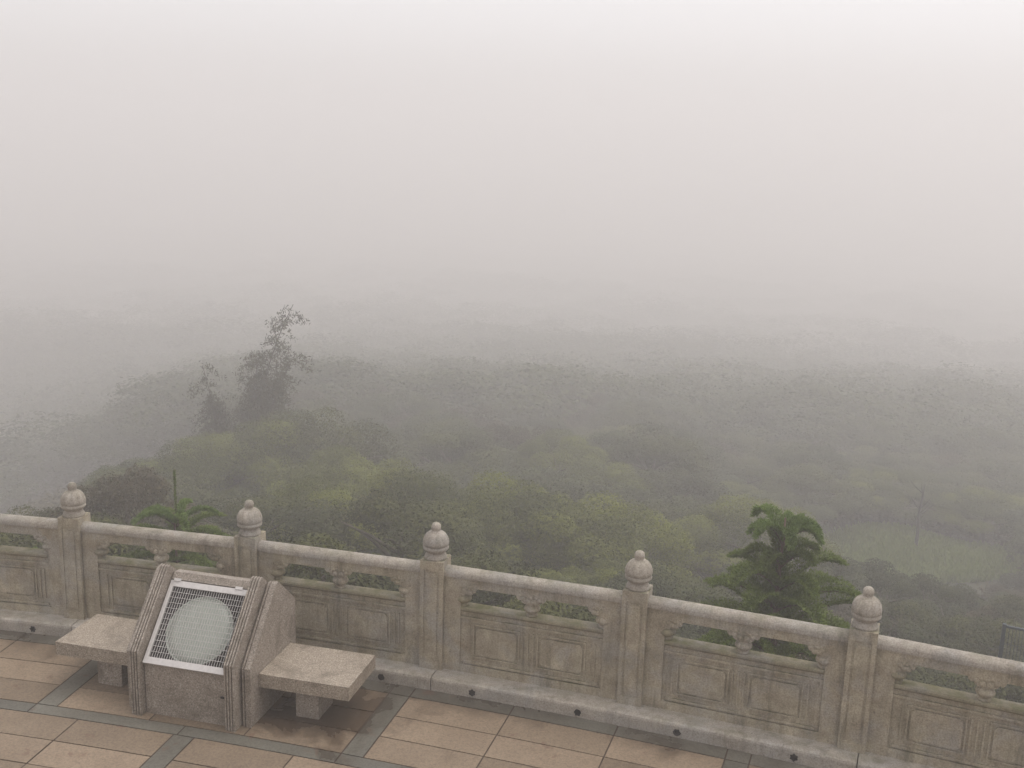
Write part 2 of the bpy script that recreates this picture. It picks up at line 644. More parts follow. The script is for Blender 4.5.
def make_post(root):
    bm = bmesh.new()
    h, a = 0.985, 0.102
    box(bm, -a + 0.008, a - 0.008, -a + 0.008, a - 0.008, 0.0, h - 0.002)
    # corner stiles, top and bottom rails leave a sunk groove round a raised tongue on each face
    for sx in (-1, 1):
        for sy in (-1, 1):
            x0, x1 = sorted((sx * a, sx * (a - 0.034)))
            y0, y1 = sorted((sy * a, sy * (a - 0.034)))
            box(bm, x0, x1, y0, y1, 0.0, h)
    e = a - 0.034
    for ax in range(2):
        for sg in (-1, 1):
            o0, o1 = sorted((sg * a, sg * (a - 0.03)))
            def bx(u0, u1, z0, z1, d=0.0):
                p0, p1 = sorted((sg * (a - d), sg * (a - 0.03)))
                if ax == 0: box(bm, u0, u1, p0, p1, z0, z1)
                else: box(bm, p0, p1, u0, u1, z0, z1)
            bx(-e, e, 0.0, 0.075)
            bx(-e, e, 0.90, h)
            # raised tongue with rounded ends
            tg = 0.051
            p0, p1 = sorted((sg * (a - 0.002), sg * (a - 0.03)))
            outl = [(-tg, 0.12), (-tg * 0.6, 0.105), (tg * 0.6, 0.105), (tg, 0.12), (tg, 0.85), (tg * 0.6, 0.872), (-tg * 0.6, 0.872), (-tg, 0.85)]
            if ax == 0: prism_y(bm, outl, p0, p1)
            else:
                aa = [bm.verts.new((p0, x, z)) for x, z in outl]
                bb = [bm.verts.new((p1, x, z)) for x, z in outl]
                bm.faces.new(aa); bm.faces.new(bb[::-1])
                for i in range(8): bm.faces.new((aa[i], bb[i], bb[(i + 1) % 8], aa[(i + 1) % 8]))
    p = finish('post', bm, MARBLE, root, 0.006, 2)
    bm = bmesh.new()
    prof = [(0.095, 0.985), (0.097, 1.0), (0.086, 1.022), (0.078, 1.036), (0.08, 1.048), (0.098, 1.060), (0.108, 1.072), (0.110, 1.085),
            (0.104, 1.096), (0.102, 1.101), (0.110, 1.107), (0.112, 1.125), (0.109, 1.150), (0.100, 1.176), (0.084, 1.200), (0.062, 1.217),
            (0.040, 1.226), (0.036, 1.233), (0.040, 1.246), (0.041, 1.262), (0.037, 1.280), (0.027, 1.293), (0.012, 1.300), (0.003, 1.301)]
    lob = [0] * 10 + [0.03, 0.08, 0.10, 0.10, 0.10, 0.07, 0.02] + [0] * 7
    lathe(bm, prof, 50, lobes=lob)
    finish('finial', bm, MARBLE_TOP, p, smooth=True)
    return p


def corbel_outline(x0, x1, zt, zb, half=None):
    """cloud-shaped bracket hanging from the lintel"""
    w_ = x1 - x0
    c = [(0.0, 0.0), (0.02, -0.30), (0.09, -0.55), (0.17, -0.48), (0.20, -0.72), (0.29, -0.92), (0.36, -0.85), (0.40, -1.0)]
    if half == 'L':     # against the left stile
        pts = [(x0, zt)] + [(x0, zb)] + [(x1 - u * 2 * w_ * 0.98, zt + v * (zt - zb)) for u, v in c[::-1]]
        return pts
    if half == 'R':
        pts = [(x0 + u * 2 * w_ * 0.98, zt + v * (zt - zb)) for u, v in c] + [(x1, zb), (x1, zt)]
        return pts
    L = [(x0 + u * w_, zt + v * (zt - zb)) for u, v in c]
    Rr = [(x1 - u * w_, zt + v * (zt - zb)) for u, v in c[::-1]]
    return L + Rr


def make_panel(root):
    L0, L1 = 0.102, DSP - 0.102
    T = 0.055                         # half thickness; +y local looks to the terrace
    bm = bmesh.new()
    box(bm, L0, 0.252, -T, T, 0.0, 0.858)
    box(bm, 1.490, L1, -T, T, 0.0, 0.858)
    box(bm, 0.252, 1.490, -T, T, 0.778, 0.858)          # lintel under the rail
    box(bm, 0.252, 1.490, -T + 0.023, T - 0.023, 0.0, 0.556)  # sunk field
    box(bm, 0.252, 1.490, T - 0.023, T - 0.004, 0.0, 0.072)
    box(bm, 0.285, 1.457, T - 0.023, T - 0.008, 0.084, 0.104)
    # carved frames and reeds (front), plus the same on the back
    for sg in (1, -1):
        def bar(x0, x1, z0, z1, d):
            y0, y1 = sorted((sg * (T - 0.023), sg * (T - d)))
            box(bm, x0, x1, y0, y1, z0, z1)
        for x0, x1 in ((0.405, 0.800), (0.975, 1.365)):
            # field with clipped corners
            # (a sunk line round it: frame flush with the field, 14 mm apart)
            def octa(x0, x1, z0, z1, q):
                return [(x0, z0 + q), (x0 + q, z0), (x1 - q, z0), (x1, z0 + q), (x1, z1 - q), (x1 - q, z1), (x0 + q, z1), (x0, z1 - q)]
            y0, y1 = sorted((sg * (T - 0.023), sg * (T - 0.012)))
            prism_y(bm, octa(x0 + 0.016, x1 - 0.016, 0.172, 0.424, 0.026), y0, y1)
            bar(x0 - 0.012, x1 + 0.012, 0.438, 0.452, 0.011)
            bar(x0 - 0.012, x1 + 0.012, 0.146, 0.158, 0.011)
            bar(x0 - 0.012, x0, 0.158, 0.438, 0.011)
            bar(x1, x1 + 0.012, 0.158, 0.438, 0.011)
        for x in (0.840, 0.885, 0.930, 0.310, 0.350, 1.405):
            bar(x, x + 0.012, 0.150, 0.445, 0.011)
        bar(0.252, 1.490, 0.492, 0.512, 0.006)
    p = finish('panel', bm, MARBLE, root, 0.004, 2)
    # rounded handrail
    bm = bmesh.new()
    pr = [(-T - 0.012, 0.858), (-T - 0.012, 0.874)]
    for i in range(13):
        a = math.pi * (1 - i / 12)
        pr.append((0.066 * math.cos(a), 0.880 + 0.052 * math.sin(a)))
    pr += [(T + 0.012, 0.874), (T + 0.012, 0.858)]
    prism_x(bm, pr, L0, L1)
    finish('handrail', bm, MARBLE_TOP, p, 0.003, 1)
    # sill of the opening
    bm = bmesh.new()
    prism_x(bm, [(-T + 0.002, 0.556), (T - 0.010, 0.556), (T + 0.004, 0.572), (T + 0.004, 0.590), (T - 0.004, 0.600), (-T + 0.002, 0.600)], 0.254, 1.488)
    finish('sill', bm, MARBLE_SILL, p, 0.003, 1)
    # corbels with a shallow carved relief
    for ol in (corbel_outline(0.745, 1.005, 0.778, 0.706), corbel_outline(0.252, 0.395, 0.778, 0.700, 'L'), corbel_outline(1.350, 1.490, 0.778, 0.700, 'R')):
        bm = bmesh.new()
        prism_y(bm, ol, -T + 0.008, T - 0.005)
        cx = sum(x for x, z in ol) / len(ol)
        cz = sum(z for x, z in ol) / len(ol)
        for dx, dz, rr in ((-0.07, 0.02, 0.022), (-0.025, 0.0, 0.024), (0.025, 0.0, 0.024), (0.07, 0.02, 0.022), (0.0, 0.036, 0.018), (-0.045, 0.04, 0.016), (0.045, 0.04, 0.016)):
            if ol[0][0] < 0.3 or ol[-1][0] > 1.45: dx *= 0.6
            for y in (T - 0.006, -T + 0.009):
                mt = Matrix.Translation((cx + dx, y, cz + dz)) @ Matrix.Diagonal((rr, 0.012, rr, 1))
                bmesh.ops.create_icosphere(bm, subdivisions=2, radius=1, matrix=mt)
        finish('corbel', bm, MARBLE, p, 0.0)
    # little vase balusters
    vp = [(0.046, 0.598), (0.047, 0.612), (0.036, 0.619), (0.050, 0.630), (0.066, 0.648), (0.069, 0.664), (0.060, 0.684), (0.044, 0.695), (0.045, 0.704), (0.046, 0.712)]
    for x in (0.875, 0.262, 1.480):
        bm = bmesh.new()
        lathe(bm, vp, 20, x, 0)
        finish('vase', bm, MARBLE_SILL if x > 1 else MARBLE, p, smooth=True)
    return p


def build_balustrade():
    mid = ring(0, SP0 + 2 * DSP)
    root = empty('balustrade', mid)
    tag(root, 'weathered pale stone balustrade with carved panels and bud-topped posts along the terrace edge', 'balustrade')
    bpy.context.view_layer.update()
    inv = Matrix.Translation(-mid)
    ks = list(range(-3, 8))
    p0 = make_post(root)
    q0 = make_panel(root)
    for i, k in enumerate(ks):
        s = SP0 + DSP * k
        p = p0 if i == 0 else copy_tree(p0, root)
        pos = ring(0, s) - mid
        p.location = pos
        p.rotation_euler = (0, 0, -s / RR)
        s2 = s + DSP
        a, b_ = ring(0, s), ring(0, s2)
        d = b_ - a
        q = q0 if i == 0 else copy_tree(q0, root)
        ang = math.atan2(d.y, d.x)
        q.location = pos
        # local +y of the panel must face the terrace: mirror by turning 180 about its own middle
        q.rotation_euler = (0, 0, ang + math.pi)
        q.location = (b_ - mid)
        q.scale = (d.length / DSP, 1, 1)
    return root


build_balustrade()

# ------------------------------------------------------------------ searchlight housing and benches
CO = Vector((-2.496, 7.600, FL))
CA = R_(-13.8)


def build_housing():
    root = empty('lamp_housing', CO, CA)
    tag(root, 'granite lamp housing with sloping grille front and grooved side ribs, between two stone benches', 'lamp housing')
    ta = R_(48.2)
    ct, st = math.cos(ta), math.sin(ta)

    def prof(ins, yb=0.90):
        """side outline pulled in by ins at the front and top"""
        y0 = ins
        z1 = 0.555 - ins * 0.62
        yt = 0.475 + ins * 0.95
        zt = z1 + (yt - y0) * math.tan(ta)
        return [(y0, 0.0), (y0, z1), (yt, zt), (yt + 0.035, zt + 0.006), (yt + 0.075, zt - 0.03), (yb, 0.76), (yb, 0.0)]

    def reeded(x0, x1, ins, n, name):
        bm = bmesh.new()
        wdt = (x1 - x0) / n
        for i in range(n):
            a = x0 + i * wdt
            g0 = wdt * 0.62
            prism_x(bm, prof(ins), a, a + g0)
            if i < n - 1: prism_x(bm, prof(ins + 0.013), a + g0, a + wdt)
        return bm

    for x0, x1 in ((-0.487, -0.392), (0.340, 0.435)):
        bm = reeded(x0, x1, 0.0, 4, 'side_rib')
        finish('side_rib', bm, GRANITE, root, 0.0015, 1)
    for sg in (-1, 1):
        bm = bmesh.new()
        if sg > 0:
            for i in range(4):
                a = 0.4355 + i * 0.012
                prism_x(bm, prof(0.094 if i % 2 else 0.107), a, a + 0.012)
            prism_x(bm, prof(0.094), 0.4835, 0.518)
        else:
            for i in range(4):
                a = -0.4875 - i * 0.012
                prism_x(bm, prof(0.094 if i % 2 else 0.102), a - 0.012, a)
            prism_x(bm, prof(0.094), -0.570, -0.5355)
        finish('side_wall', bm, GRANITE, root, 0.0015, 1)
    # front slab, ridge beam, back slab, floor of the lamp box
    XL, XR = -0.3915, 0.3395
    bm = bmesh.new()
    prism_x(bm, [(0.062, 0.0), (0.062, 0.435), (0.092, 0.468), (0.125, 0.435), (0.125, 0.0)], XL, XR)
    finish('front_panel', bm, GRANITE, root, 0.004, 2)
    bm = bmesh.new()
    y0, z0 = 0.065, 0.455

    def S(s, d):                       # point on the slope: s up along it, d outwards
        return (y0 + s * ct - d * st, z0 + s * st + d * ct)
    prism_x(bm, [S(0.678, 0.022), S(0.742, 0.022), (0.62, 1.012), (0.66, 0.985), S(0.74, -0.09), S(0.678, -0.05)], XL, XR)
    finish('ridge_beam', bm, GRANITE, root, 0.005, 2)
    bm = bmesh.new()
    prism_x(bm, [(0.645, 0.975), (0.672, 0.985), (0.898, 0.752), (0.898, 0.0), (0.86, 0.0), (0.86, 0.735)], XL, XR)
    finish('back_panel', bm, GRANITE, root, 0.004, 1)
    bm = bmesh.new()
    box(bm, XL, XR, 0.126, 0.859, 0.10, 0.115)
    finish('box_floor', bm, DARKIN, root)
    bm = bmesh.new()
    lin = [(0.13, 0.116), (0.855, 0.116), (0.855, 0.72), (0.66, 0.93), S(0.60, -0.02), S(0.09, -0.02)]
    prism_x(bm, lin, XL + 0.001, XL + 0.006)
    prism_x(bm, lin, XR - 0.006, XR - 0.001)
    box(bm, XL + 0.006, XR - 0.006, 0.850, 0.8555, 0.116, 0.74)
    finish('box_lining', bm, DARKIN, root)

    # hinged door: aluminium frame + grille
    dl, dr = XL + 0.004, XR - 0.004
    bm = bmesh.new()

    def sbox(bm, x0, x1, s0, s1, d0, d1):
        pts = [S(s0, d0), S(s1, d0), S(s1, d1), S(s0, d1)]
        prism_x(bm, pts, x0, x1)
    sbox(bm, dl, dr, -0.022, 0.030, 0.006, 0.028)
    sbox(bm, dl, dr, 0.618, 0.668, 0.006, 0.028)
    sbox(bm, dl, dl + 0.034, 0.030, 0.618, 0.006, 0.028)
    sbox(bm, dr - 0.034, dr, 0.030, 0.618, 0.006, 0.028)
    door = finish('door', bm, ALU, root, 0.002, 1)
    bm = bmesh.new()
    nx, nz = 30, 13
    xa, xb = dl + 0.034, dr - 0.034
    for i in range(1, nx):
        x = xa + (xb - xa) * i / nx
        sbox(bm, x - 0.0013, x + 0.0013, 0.030, 0.618, 0.010, 0.018)
    for i in range(1, nz):
        s = 0.030 + 0.588 * i / nz
        sbox(bm, xa, xb, s - 0.0014, s + 0.0014, 0.0185, 0.0225)
    finish('grille', bm, ALU, door)
    for x in (-0.33, 0.225):
        bm = bmesh.new()
        sbox(bm, x - 0.032, x + 0.032, 0.660, 0.684, 0.029, 0.036)
        finish('hinge', bm, ALU, door, 0.003, 2)
    bm = bmesh.new()
    box(bm, 0.275, 0.338, 0.056, 0.0615, 0.235, 0.252)
    finish('latch', bm, HOLE, root)

    # round lamp inside, standing behind the grille
    lamp = empty('floodlight', CO + Vector((0, 0, 0.116)), CA)
    tag(lamp, 'round floodlight with frosted greenish-white face inside the granite housing behind the grille', 'floodlight')
    bm = bmesh.new()
    lathe(bm, [(0.06, -0.20), (0.16, -0.17), (0.25, -0.08), (0.283, 0.0), (0.283, 0.02), (0.271, 0.02), (0.269, 0.010)], 48)
    c = S(0.298, -0.035)
    mt = Matrix.Translation((-0.022, c[0], c[1] - 0.116)) @ Matrix.Rotation(ta, 4, 'X')
    bm.transform(mt)
    finish('reflector_shell', bm, LENS, lamp, smooth=True)
    bm = bmesh.new()
    lathe(bm, [(0.270, 0.012), (0.270, 0.016), (0.2, 0.022), (0.1, 0.028), (0.01, 0.030)], 48)
    bm.transform(mt)
    finish('lens', bm, LENS, lamp, smooth=True)
    bm = bmesh.new()
    box(bm, -0.10, 0.06, c[0] + 0.04, c[0] + 0.16, 0.0, c[1] - 0.116 - 0.02)
    finish('stand', bm, DARKIN, lamp, 0.004, 1)

    # two benches
    for x0, x1, l0, l1, lab in ((0.5195, 1.283, 0.772, 0.968, 'granite bench slab on a square foot, fully in view between housing and third post'),
                                (-1.335, -0.5715, -1.045, -0.815, 'granite bench slab partly hidden by the lamp housing, nearest the first bud-topped post')):
        xm = (x0 + x1) / 2
        loc = CO + Matrix.Rotation(CA, 3, 'Z') @ Vector((xm, 0.51, 0))
        bn = empty('stone_bench', loc, CA)
        tag(bn, lab, 'bench', 'stone benches beside the lamp housing')
        bm = bmesh.new()
        box(bm, x0 - xm, x1 - xm, 0.228 - 0.51, 0.796 - 0.51, 0.285, 0.40)
        finish('seat', bm, GRANITE2, bn, 0.009, 3)
        bm = bmesh.new()
        box(bm, l0 - xm, l1 - xm, 0.362 - 0.51, 0.64 - 0.51, -0.002, 0.285)
        finish('leg', bm, GRANITE, bn, 0.004, 2)


build_housing()

# ------------------------------------------------------------------ vegetation tools
rng = np.random.default_rng(11)


def leaf_quads(C, Nrm, size, rg, spread=0.4, aspect=0.45):
    """rhombic leaves at points C; normals near Nrm"""
    n = len(C)
    nr = Nrm + rg.normal(0, spread, (n, 3))
    nr /= np.linalg.norm(nr, axis=1, keepdims=True) + 1e-9
    t = np.cross(nr, rg.normal(0, 1, (n, 3)))
    t /= np.linalg.norm(t, axis=1, keepdims=True) + 1e-9
    b_ = np.cross(nr, t)
    L = (size * rg.uniform(0.7, 1.3, n))[:, None]
    fold = nr * L * 0.12
    return np.stack([C - t * L * 0.5, C + b_ * L * aspect * 0.5 - fold * 0, C + t * L * 0.5 - fold, C - b_ * L * aspect * 0.5], 1)


def crown_quads(rg, w_, h_, nl, nleaf, size, flat=0.75, base_z=0.0):
    """lumpy crown: lobes on an ellipsoid, leaves on the lobes"""
    qs, vs = [], []
    U = rg.normal(0, 1, (nl, 3))
    U[:, 2] = np.abs(U[:, 2]) * 0.9 - 0.25
    U /= np.linalg.norm(U, axis=1, keepdims=True)
    rad = rg.uniform(0.55, 1.0, nl)
    cen = U * np.array([w_ / 2, w_ / 2, h_ / 2]) * (0.62 + 0.34 * rad)[:, None]
    lr = w_ * rg.uniform(0.09, 0.18, nl)
    per = np.maximum(8, (nleaf * lr ** 2 / (lr ** 2).sum()).astype(int))
    for c, r, n in zip(cen, lr, per):
        d = rg.normal(0, 1, (n, 3))
        d[:, 2] += 0.5
        d /= np.linalg.norm(d, axis=1, keepdims=True)
        bump_ = 1 + 0.10 * np.sin(d[:, 0] * 7 + c[0] * 9) * np.sin(d[:, 1] * 7 + c[1] * 9) + 0.08 * np.sin(d[:, 2] * 11 + c[2] * 5)
        rr = r * bump_ * (0.72 + 0.34 * rg.random(n) ** 0.6)
        P = c + d * rr[:, None] * np.array([1, 1, flat])
        tone = rg.uniform(0.22, 0.45) if rg.random() < 0.34 else rg.uniform(-0.34, 0.0)   # some boughs in fresh flush
        up = d * 0.8 + np.array([0, 0, 0.45])
        qs.append(leaf_quads(P, up, size, rg))
        vs.append(np.clip(0.5 + tone + rg.normal(0, 0.14, n), 0, 1))
    Q = np.concatenate(qs)
    Q[:, :, 2] += base_z
    return Q, np.concatenate(vs)


def limb_chains(rg, h, w_, nb, trunk_r):
    ch = []
    lean = rg.normal(0, 0.06, 2)
    pts = [(lean[0] * z * (z / h), lean[1] * z * (z / h), z) for z in np.linspace(-0.4, h * 0.8, 7)]
    ch.append((pts, list(np.linspace(trunk_r, trunk_r * 0.35, 7))))
    for i in range(nb):
        z0 = h * rg.uniform(0.35, 0.7)
        a = rg.uniform(0, 6.28)
        L = w_ * rg.uniform(0.3, 0.48)
        p0 = np.array([lean[0] * z0 * z0 / h, lean[1] * z0 * z0 / h, z0])
        p1 = p0 + np.array([math.cos(a) * L * 0.5, math.sin(a) * L * 0.5, h * 0.13])
        p2 = p0 + np.array([math.cos(a) * L, math.sin(a) * L, h * 0.22])
        ch.append(([p0, p1, p2], [trunk_r * 0.5, trunk_r * 0.32, trunk_r * 0.12]))
    return ch


def proto_tree(seed, w_, h, crown_h, nl, nleaf, size, leafmat):
    rg = np.random.default_rng(seed)
    Q, v = crown_quads(rg, w_, crown_h, nl, nleaf, size, base_z=h - crown_h * 0.46)
    cm = quads_mesh('crown', Q, v)
    cm.materials.append(leafmat)
    tm = tubes_mesh('trunk', limb_chains(rg, h, w_, 6, 0.05 * w_ * 0.6), 6)
    tm.materials.append(BARK)
    return tm, cm


PROTO = {}
for key, args in dict(
        broad_a=(1, 4.4, 4.2, 3.0, 38, 26000, 0.095, LEAF), broad_b=(2, 4.0, 4.6, 3.2, 34, 24000, 0.095, LEAF_D),
        yellow_a=(3, 4.2, 4.2, 3.0, 36, 46000, 0.066, LEAF_Y), yellow_b=(4, 3.6, 3.8, 2.8, 32, 40000, 0.066, LEAF_Y),
        dull_a=(5, 4.6, 4.0, 2.8, 42, 26000, 0.095, LEAF_D), brown_a=(6, 3.4, 3.0, 2.4, 30, 22000, 0.08, LEAF_B),
        broad_c=(7, 5.2, 5.2, 3.6, 46, 32000, 0.10, LEAF), shrub_a=(8, 2.0, 1.5, 1.4, 22, 12000, 0.055, LEAF_D),
        shrub_b=(9, 1.8, 1.3, 1.3, 20, 11000, 0.05, LEAF_B), shrub_c=(10, 2.2, 1.7, 1.5, 24, 13000, 0.058, LEAF)).items():
    PROTO[key] = proto_tree(*args)


def place(key, name, x, y, ztop=None, scale=1.0, label=None, cat='tree', group=None, h=None, rz=None):
    tm, cm = PROTO[key]
    zs = {'broad_a': 4.6, 'broad_b': 5.0, 'yellow_a': 4.6, 'yellow_b': 4.1, 'dull_a': 4.3, 'brown_a': 3.3, 'broad_c': 5.7,
          'shrub_a': 1.7, 'shrub_b': 1.55, 'shrub_c': 1.9}[key]
    z0 = float(ground(x, y))
    r = random.Random(int(x * 971 + y * 313))
    o = empty(name, (x, y, z0), r.uniform(0, 6.28) if rz is None else rz)
    sz = scale
    if ztop is not None: sz = (ztop - z0) / zs
    o.scale = (scale, scale, sz)
    link('trunk', tm, o)
    link('crown', cm, o)
    tag(o, label, cat, group)
    return o


# ------------------------------------------------------------------ monkey-puzzle style conifers just behind the balustrade
def conifer(name, base, top_z, whorls, label, fresh, seed, trunk_r=0.045, leader=0.0, bl=0.29):
    rg = np.random.default_rng(seed)
    root = empty(name, base)
    tag(root, label, 'conifer', 'young conifers below the balustrade')
    H = top_z - base[2]
    n = 14
    zs = np.linspace(-0.3, H, n)
    tm = tubes_mesh('trunk', [([(0.02 * math.sin(z * 1.7), 0.02 * math.cos(z * 1.3), z) for z in zs], list(np.linspace(trunk_r * 1.6, 0.010, n)))], 8)
    link('trunk', tm, root, [BARKR])
    if leader > 0:
        lz = np.linspace(H, H + leader, 6)
        P = []
        nn = 500
        zz = rg.uniform(H - 0.02, H + leader, nn)
        aa = rg.uniform(0, 6.28, nn)
        Cc = np.stack([0.012 * np.cos(aa), 0.012 * np.sin(aa), zz], 1)
        D = np.stack([np.cos(aa), np.sin(aa), np.full(nn, 0.4)], 1)
        lm = quads_mesh('leader', leaf_quads(Cc, D, 0.03, rg, 0.5, 0.4), rg.uniform(0, 0.6, nn))
        link('leader', lm, root, [NEEDLE])
        link('leader_stem', tubes_mesh('leader_stem', [([(0, 0, z) for z in lz], [0.011, 0.01, 0.010, 0.009, 0.009, 0.008])], 6), root, [BARKR])
    for (zr, Lb, nb, up, droop, a0, light) in whorls:
        zr = zr - base[2]
        for i in range(nb):
            az = a0 + 2 * math.pi * i / nb + rg.uniform(-0.18, 0.18)
            L = Lb * rg.uniform(0.85, 1.12)
            upi = up + rg.uniform(-0.12, 0.12)
            ca, sa = math.cos(az), math.sin(az)
            T = np.linspace(0, 1, 26)
            rad = L * (T * 0.98)
            hz = zr + L * (upi * T - droop * T ** 2.4)
            axis = np.stack([ca * rad, sa * rad, hz], 1)
            tang = np.gradient(axis, axis=0)
            tang /= np.linalg.norm(tang, axis=1, keepdims=True)
            side = np.array([-sa, ca, 0.0])
            upv = np.cross(side[None, :], tang)
            upv = np.where((upv[:, 2:3] < 0), -upv, upv)
            Q, V = [], []
            # branchlets in two rows, rising in a V and sweeping forward
            for k in range(44):
                tt = 0.10 + 0.90 * k / 43
                f = tt * 25
                j = min(int(f), 24)
                p = axis[j] * (1 - (f - j)) + axis[j + 1] * (f - j)
                tg, uv = tang[j], upv[j]
                ll = L * bl * (math.sin(math.pi * min(1, tt * 0.86 + 0.12)) ** 0.7) * rg.uniform(0.8, 1.15)
                ll = max(ll, L * 0.10)
                for sgn in (-1, 1):
                    d = side * sgn * 0.62 + uv * 0.50 + tg * (0.55 + 0.3 * tt)
                    d = d / np.linalg.norm(d)
                    m_ = 9
                    u = np.linspace(0.03, 1, m_)
                    pts = p + d * (u * ll)[:, None] + np.array([0, 0, -1]) * (0.18 * ll * u ** 2)[:, None]
                    # needles packed round the branchlet
                    reps = 3
                    C = np.repeat(pts, reps, 0) + rg.normal(0, 0.006, (m_ * reps, 3))
                    r3 = rg.normal(0, 1, (m_ * reps, 3))
                    nd = d * 0.9 + r3 * 0.55
                    nd /= np.linalg.norm(nd, axis=1, keepdims=True)
                    wv = np.cross(nd, rg.normal(0, 1, (m_ * reps, 3)))
                    wv /= np.linalg.norm(wv, axis=1, keepdims=True)
                    nl = (0.036 * rg.uniform(0.7, 1.3, m_ * reps))[:, None]
                    Q.append(np.stack([C - wv * 0.0055, C + nd * nl * 0.6 - wv * 0.004, C + nd * nl, C + wv * 0.0055 + nd * nl * 0.3], 1))
                    V.append(np.clip(0.35 + 0.45 * np.repeat(u, reps) * (0.4 + tt * 0.6) + rg.normal(0, 0.12, m_ * reps), 0, 1))
            br = link('branch', quads_mesh('branch', np.concatenate(Q), np.concatenate(V)), root, [NEEDLE_L if light else NEEDLE])
            st = tubes_mesh('branch_stem', [([tuple(q) for q in axis[::3]], list(np.linspace(0.013, 0.005, len(axis[::3]))))], 5)
            link('branch_stem', st, br, [BARKR])
    return root


gz = lambda x, y: float(ground(x, y))
conifer('conifer', (3.05, 11.1, gz(3.05, 11.1)), 0.52,
        [(0.20, 0.42, 7, 1.55, 1.18, 0.2, True), (-0.06, 0.46, 5, 1.20, 0.85, 0.35, False), (-0.34, 0.66, 5, 1.05, 0.66, 0.1, False), (-0.58, 0.78, 7, 0.90, 0.52, 0.5, False),
         (-0.84, 0.86, 8, 0.80, 0.45, 0.0, False), (-1.12, 0.92, 9, 0.7, 0.45, 0.4, False), (-1.45, 1.0, 8, 0.6, 0.45, 0.2, False)],
        'tiered conifer with arching branches behind the rail between the fourth and fifth posts', True, 3, bl=0.30)
conifer('conifer', (-4.39, 13.3, gz(-4.39, 13.3)), -0.42,
        [(-0.62, 0.55, 5, 1.05, 0.70, 0.35, True), (-0.80, 0.68, 5, 0.62, 0.46, 0.95, False), (-1.12, 0.8, 6, 0.5, 0.4, 0.3, False), (-1.5, 0.95, 6, 0.45, 0.4, 0.8, False)],
        'small conifer with one bare upright leader shoot behind the panel next to the lamp housing', True, 8, 0.03, leader=0.58, bl=0.15)
conifer('conifer', (-6.15, 13.0, gz(-6.15, 13.0)), -0.98,
        [(-1.22, 0.46, 7, 0.9, 0.7, 0.3, True), (-1.5, 0.6, 7, 0.6, 0.6, 0.7, False), (-1.9, 0.8, 7, 0.5, 0.55, 0.1, False)],
        'low bright green conifer top glimpsed through the leftmost balustrade opening', True, 9, 0.03)

# ------------------------------------------------------------------ metal fence at the right edge
def build_fence():
    x0, y0 = 8.13, 16.06
    ang = R_(-24)
    z0 = gz(x0, y0) - 0.05
    root = empty('metal_fence', (x0, y0, z0), ang)
    tag(root, 'dark blue-grey metal mesh fence on the slope beyond the last balustrade panel', 'fence')
    H = -2.91 - z0
    for k in range(4):
        bm = bmesh.new()
        x = k * 2.0
        box(bm, x - 0.03, x + 0.03, -0.03, 0.03, -0.3, H)
        finish('post', bm, FENCE, root, 0.004, 1)
    for k in range(3):
        bm = bmesh.new()
        a, b_ = k * 2 + 0.03, k * 2 + 1.97
        for z in (0.12, H - 0.04): box(bm, a, b_, -0.018, 0.018, z - 0.018, z + 0.018)
        for i in range(1, 38):
            x = a + (b_ - a) * i / 38
            box(bm, x - 0.004, x + 0.004, -0.004, 0.004, 0.138, H - 0.058)
        for i in range(1, 9):
            z = 0.12 + (H - 0.16) * i / 9
            box(bm, a, b_, 0.0045, 0.0085, z - 0.003, z + 0.003)
        finish('mesh_panel', bm, FENCE, root)


build_fence()

# ------------------------------------------------------------------ tall feathery trees on the left
def feathery(name, x, y, height, lean, spread, nplumes, seed, label):
    rg = np.random.default_rng(seed)
    z0 = gz(x, y)
    root = empty(name, (x, y, z0))
    tag(root, label, 'tree')
    chains, tips = [], []
    for i in range(nplumes):
        f = 1.0 if i == 0 else rg.uniform(0.36, 0.84)
        h = height * f
        off = rg.normal(0, 0.25, 2) if i else np.zeros(2)
        ln = lean * f * f + (rg.normal(0, spread) if i else 0)
        ly = rg.normal(0, spread * 0.8)
        T = np.linspace(0, 1, 14)
        pts = np.stack([off[0] + ln * T ** 2.2, off[1] + ly * T ** 2, h * (T - 0.05 * T ** 4) - 0.3], 1)
        chains.append(([tuple(p) for p in pts], list(np.linspace(0.06, 0.012, 14))))
        tips.append(pts)
    link('trunk', tubes_mesh('trunk', chains, 5), root, [BARK])
    Q, V = [], []
    for i, pts in enumerate(tips):
        nn = 60
        for k in range(nn):
            t0 = rg.uniform(0.30, 1.0) ** 0.8
            f = t0 * 13
            j = min(int(f), 12)
            p = pts[j] * (1 - (f - j)) + pts[j + 1] * (f - j)
            a = rg.uniform(0, 6.28)
            L = rg.uniform(0.5, 1.35) * (1.45 - 0.85 * t0)
            m_ = 38
            u = rg.random(m_) ** 0.7
            C = p + np.stack([math.cos(a) * L * u, math.sin(a) * L * u, 0.35 * L * u - 0.75 * L * u ** 2], 1) + rg.normal(0, 0.07, (m_, 3))
            nr = np.tile(np.array([math.cos(a), math.sin(a), 0.3]), (m_, 1))
            Q.append(leaf_quads(C, nr, 0.15, rg, 0.7, 0.26))
            V.append(np.clip(rg.normal(0.5, 0.2, m_), 0, 1))
    link('crown', quads_mesh('crown', np.concatenate(Q), np.concatenate(V)), root, [BAMB])
    return root


feathery('feathery_tree', -10.6, 41.0, 10.35, 1.95, 0.5, 13, 21, 'tallest feathery tree, leaning and drooping at its tip, rising into the fog')
feathery('feathery_tree', -11.6, 41.4, 7.7, -0.6, 0.5, 7, 22, 'shorter feathery tree with a ragged crown beside the tall leaning tree')

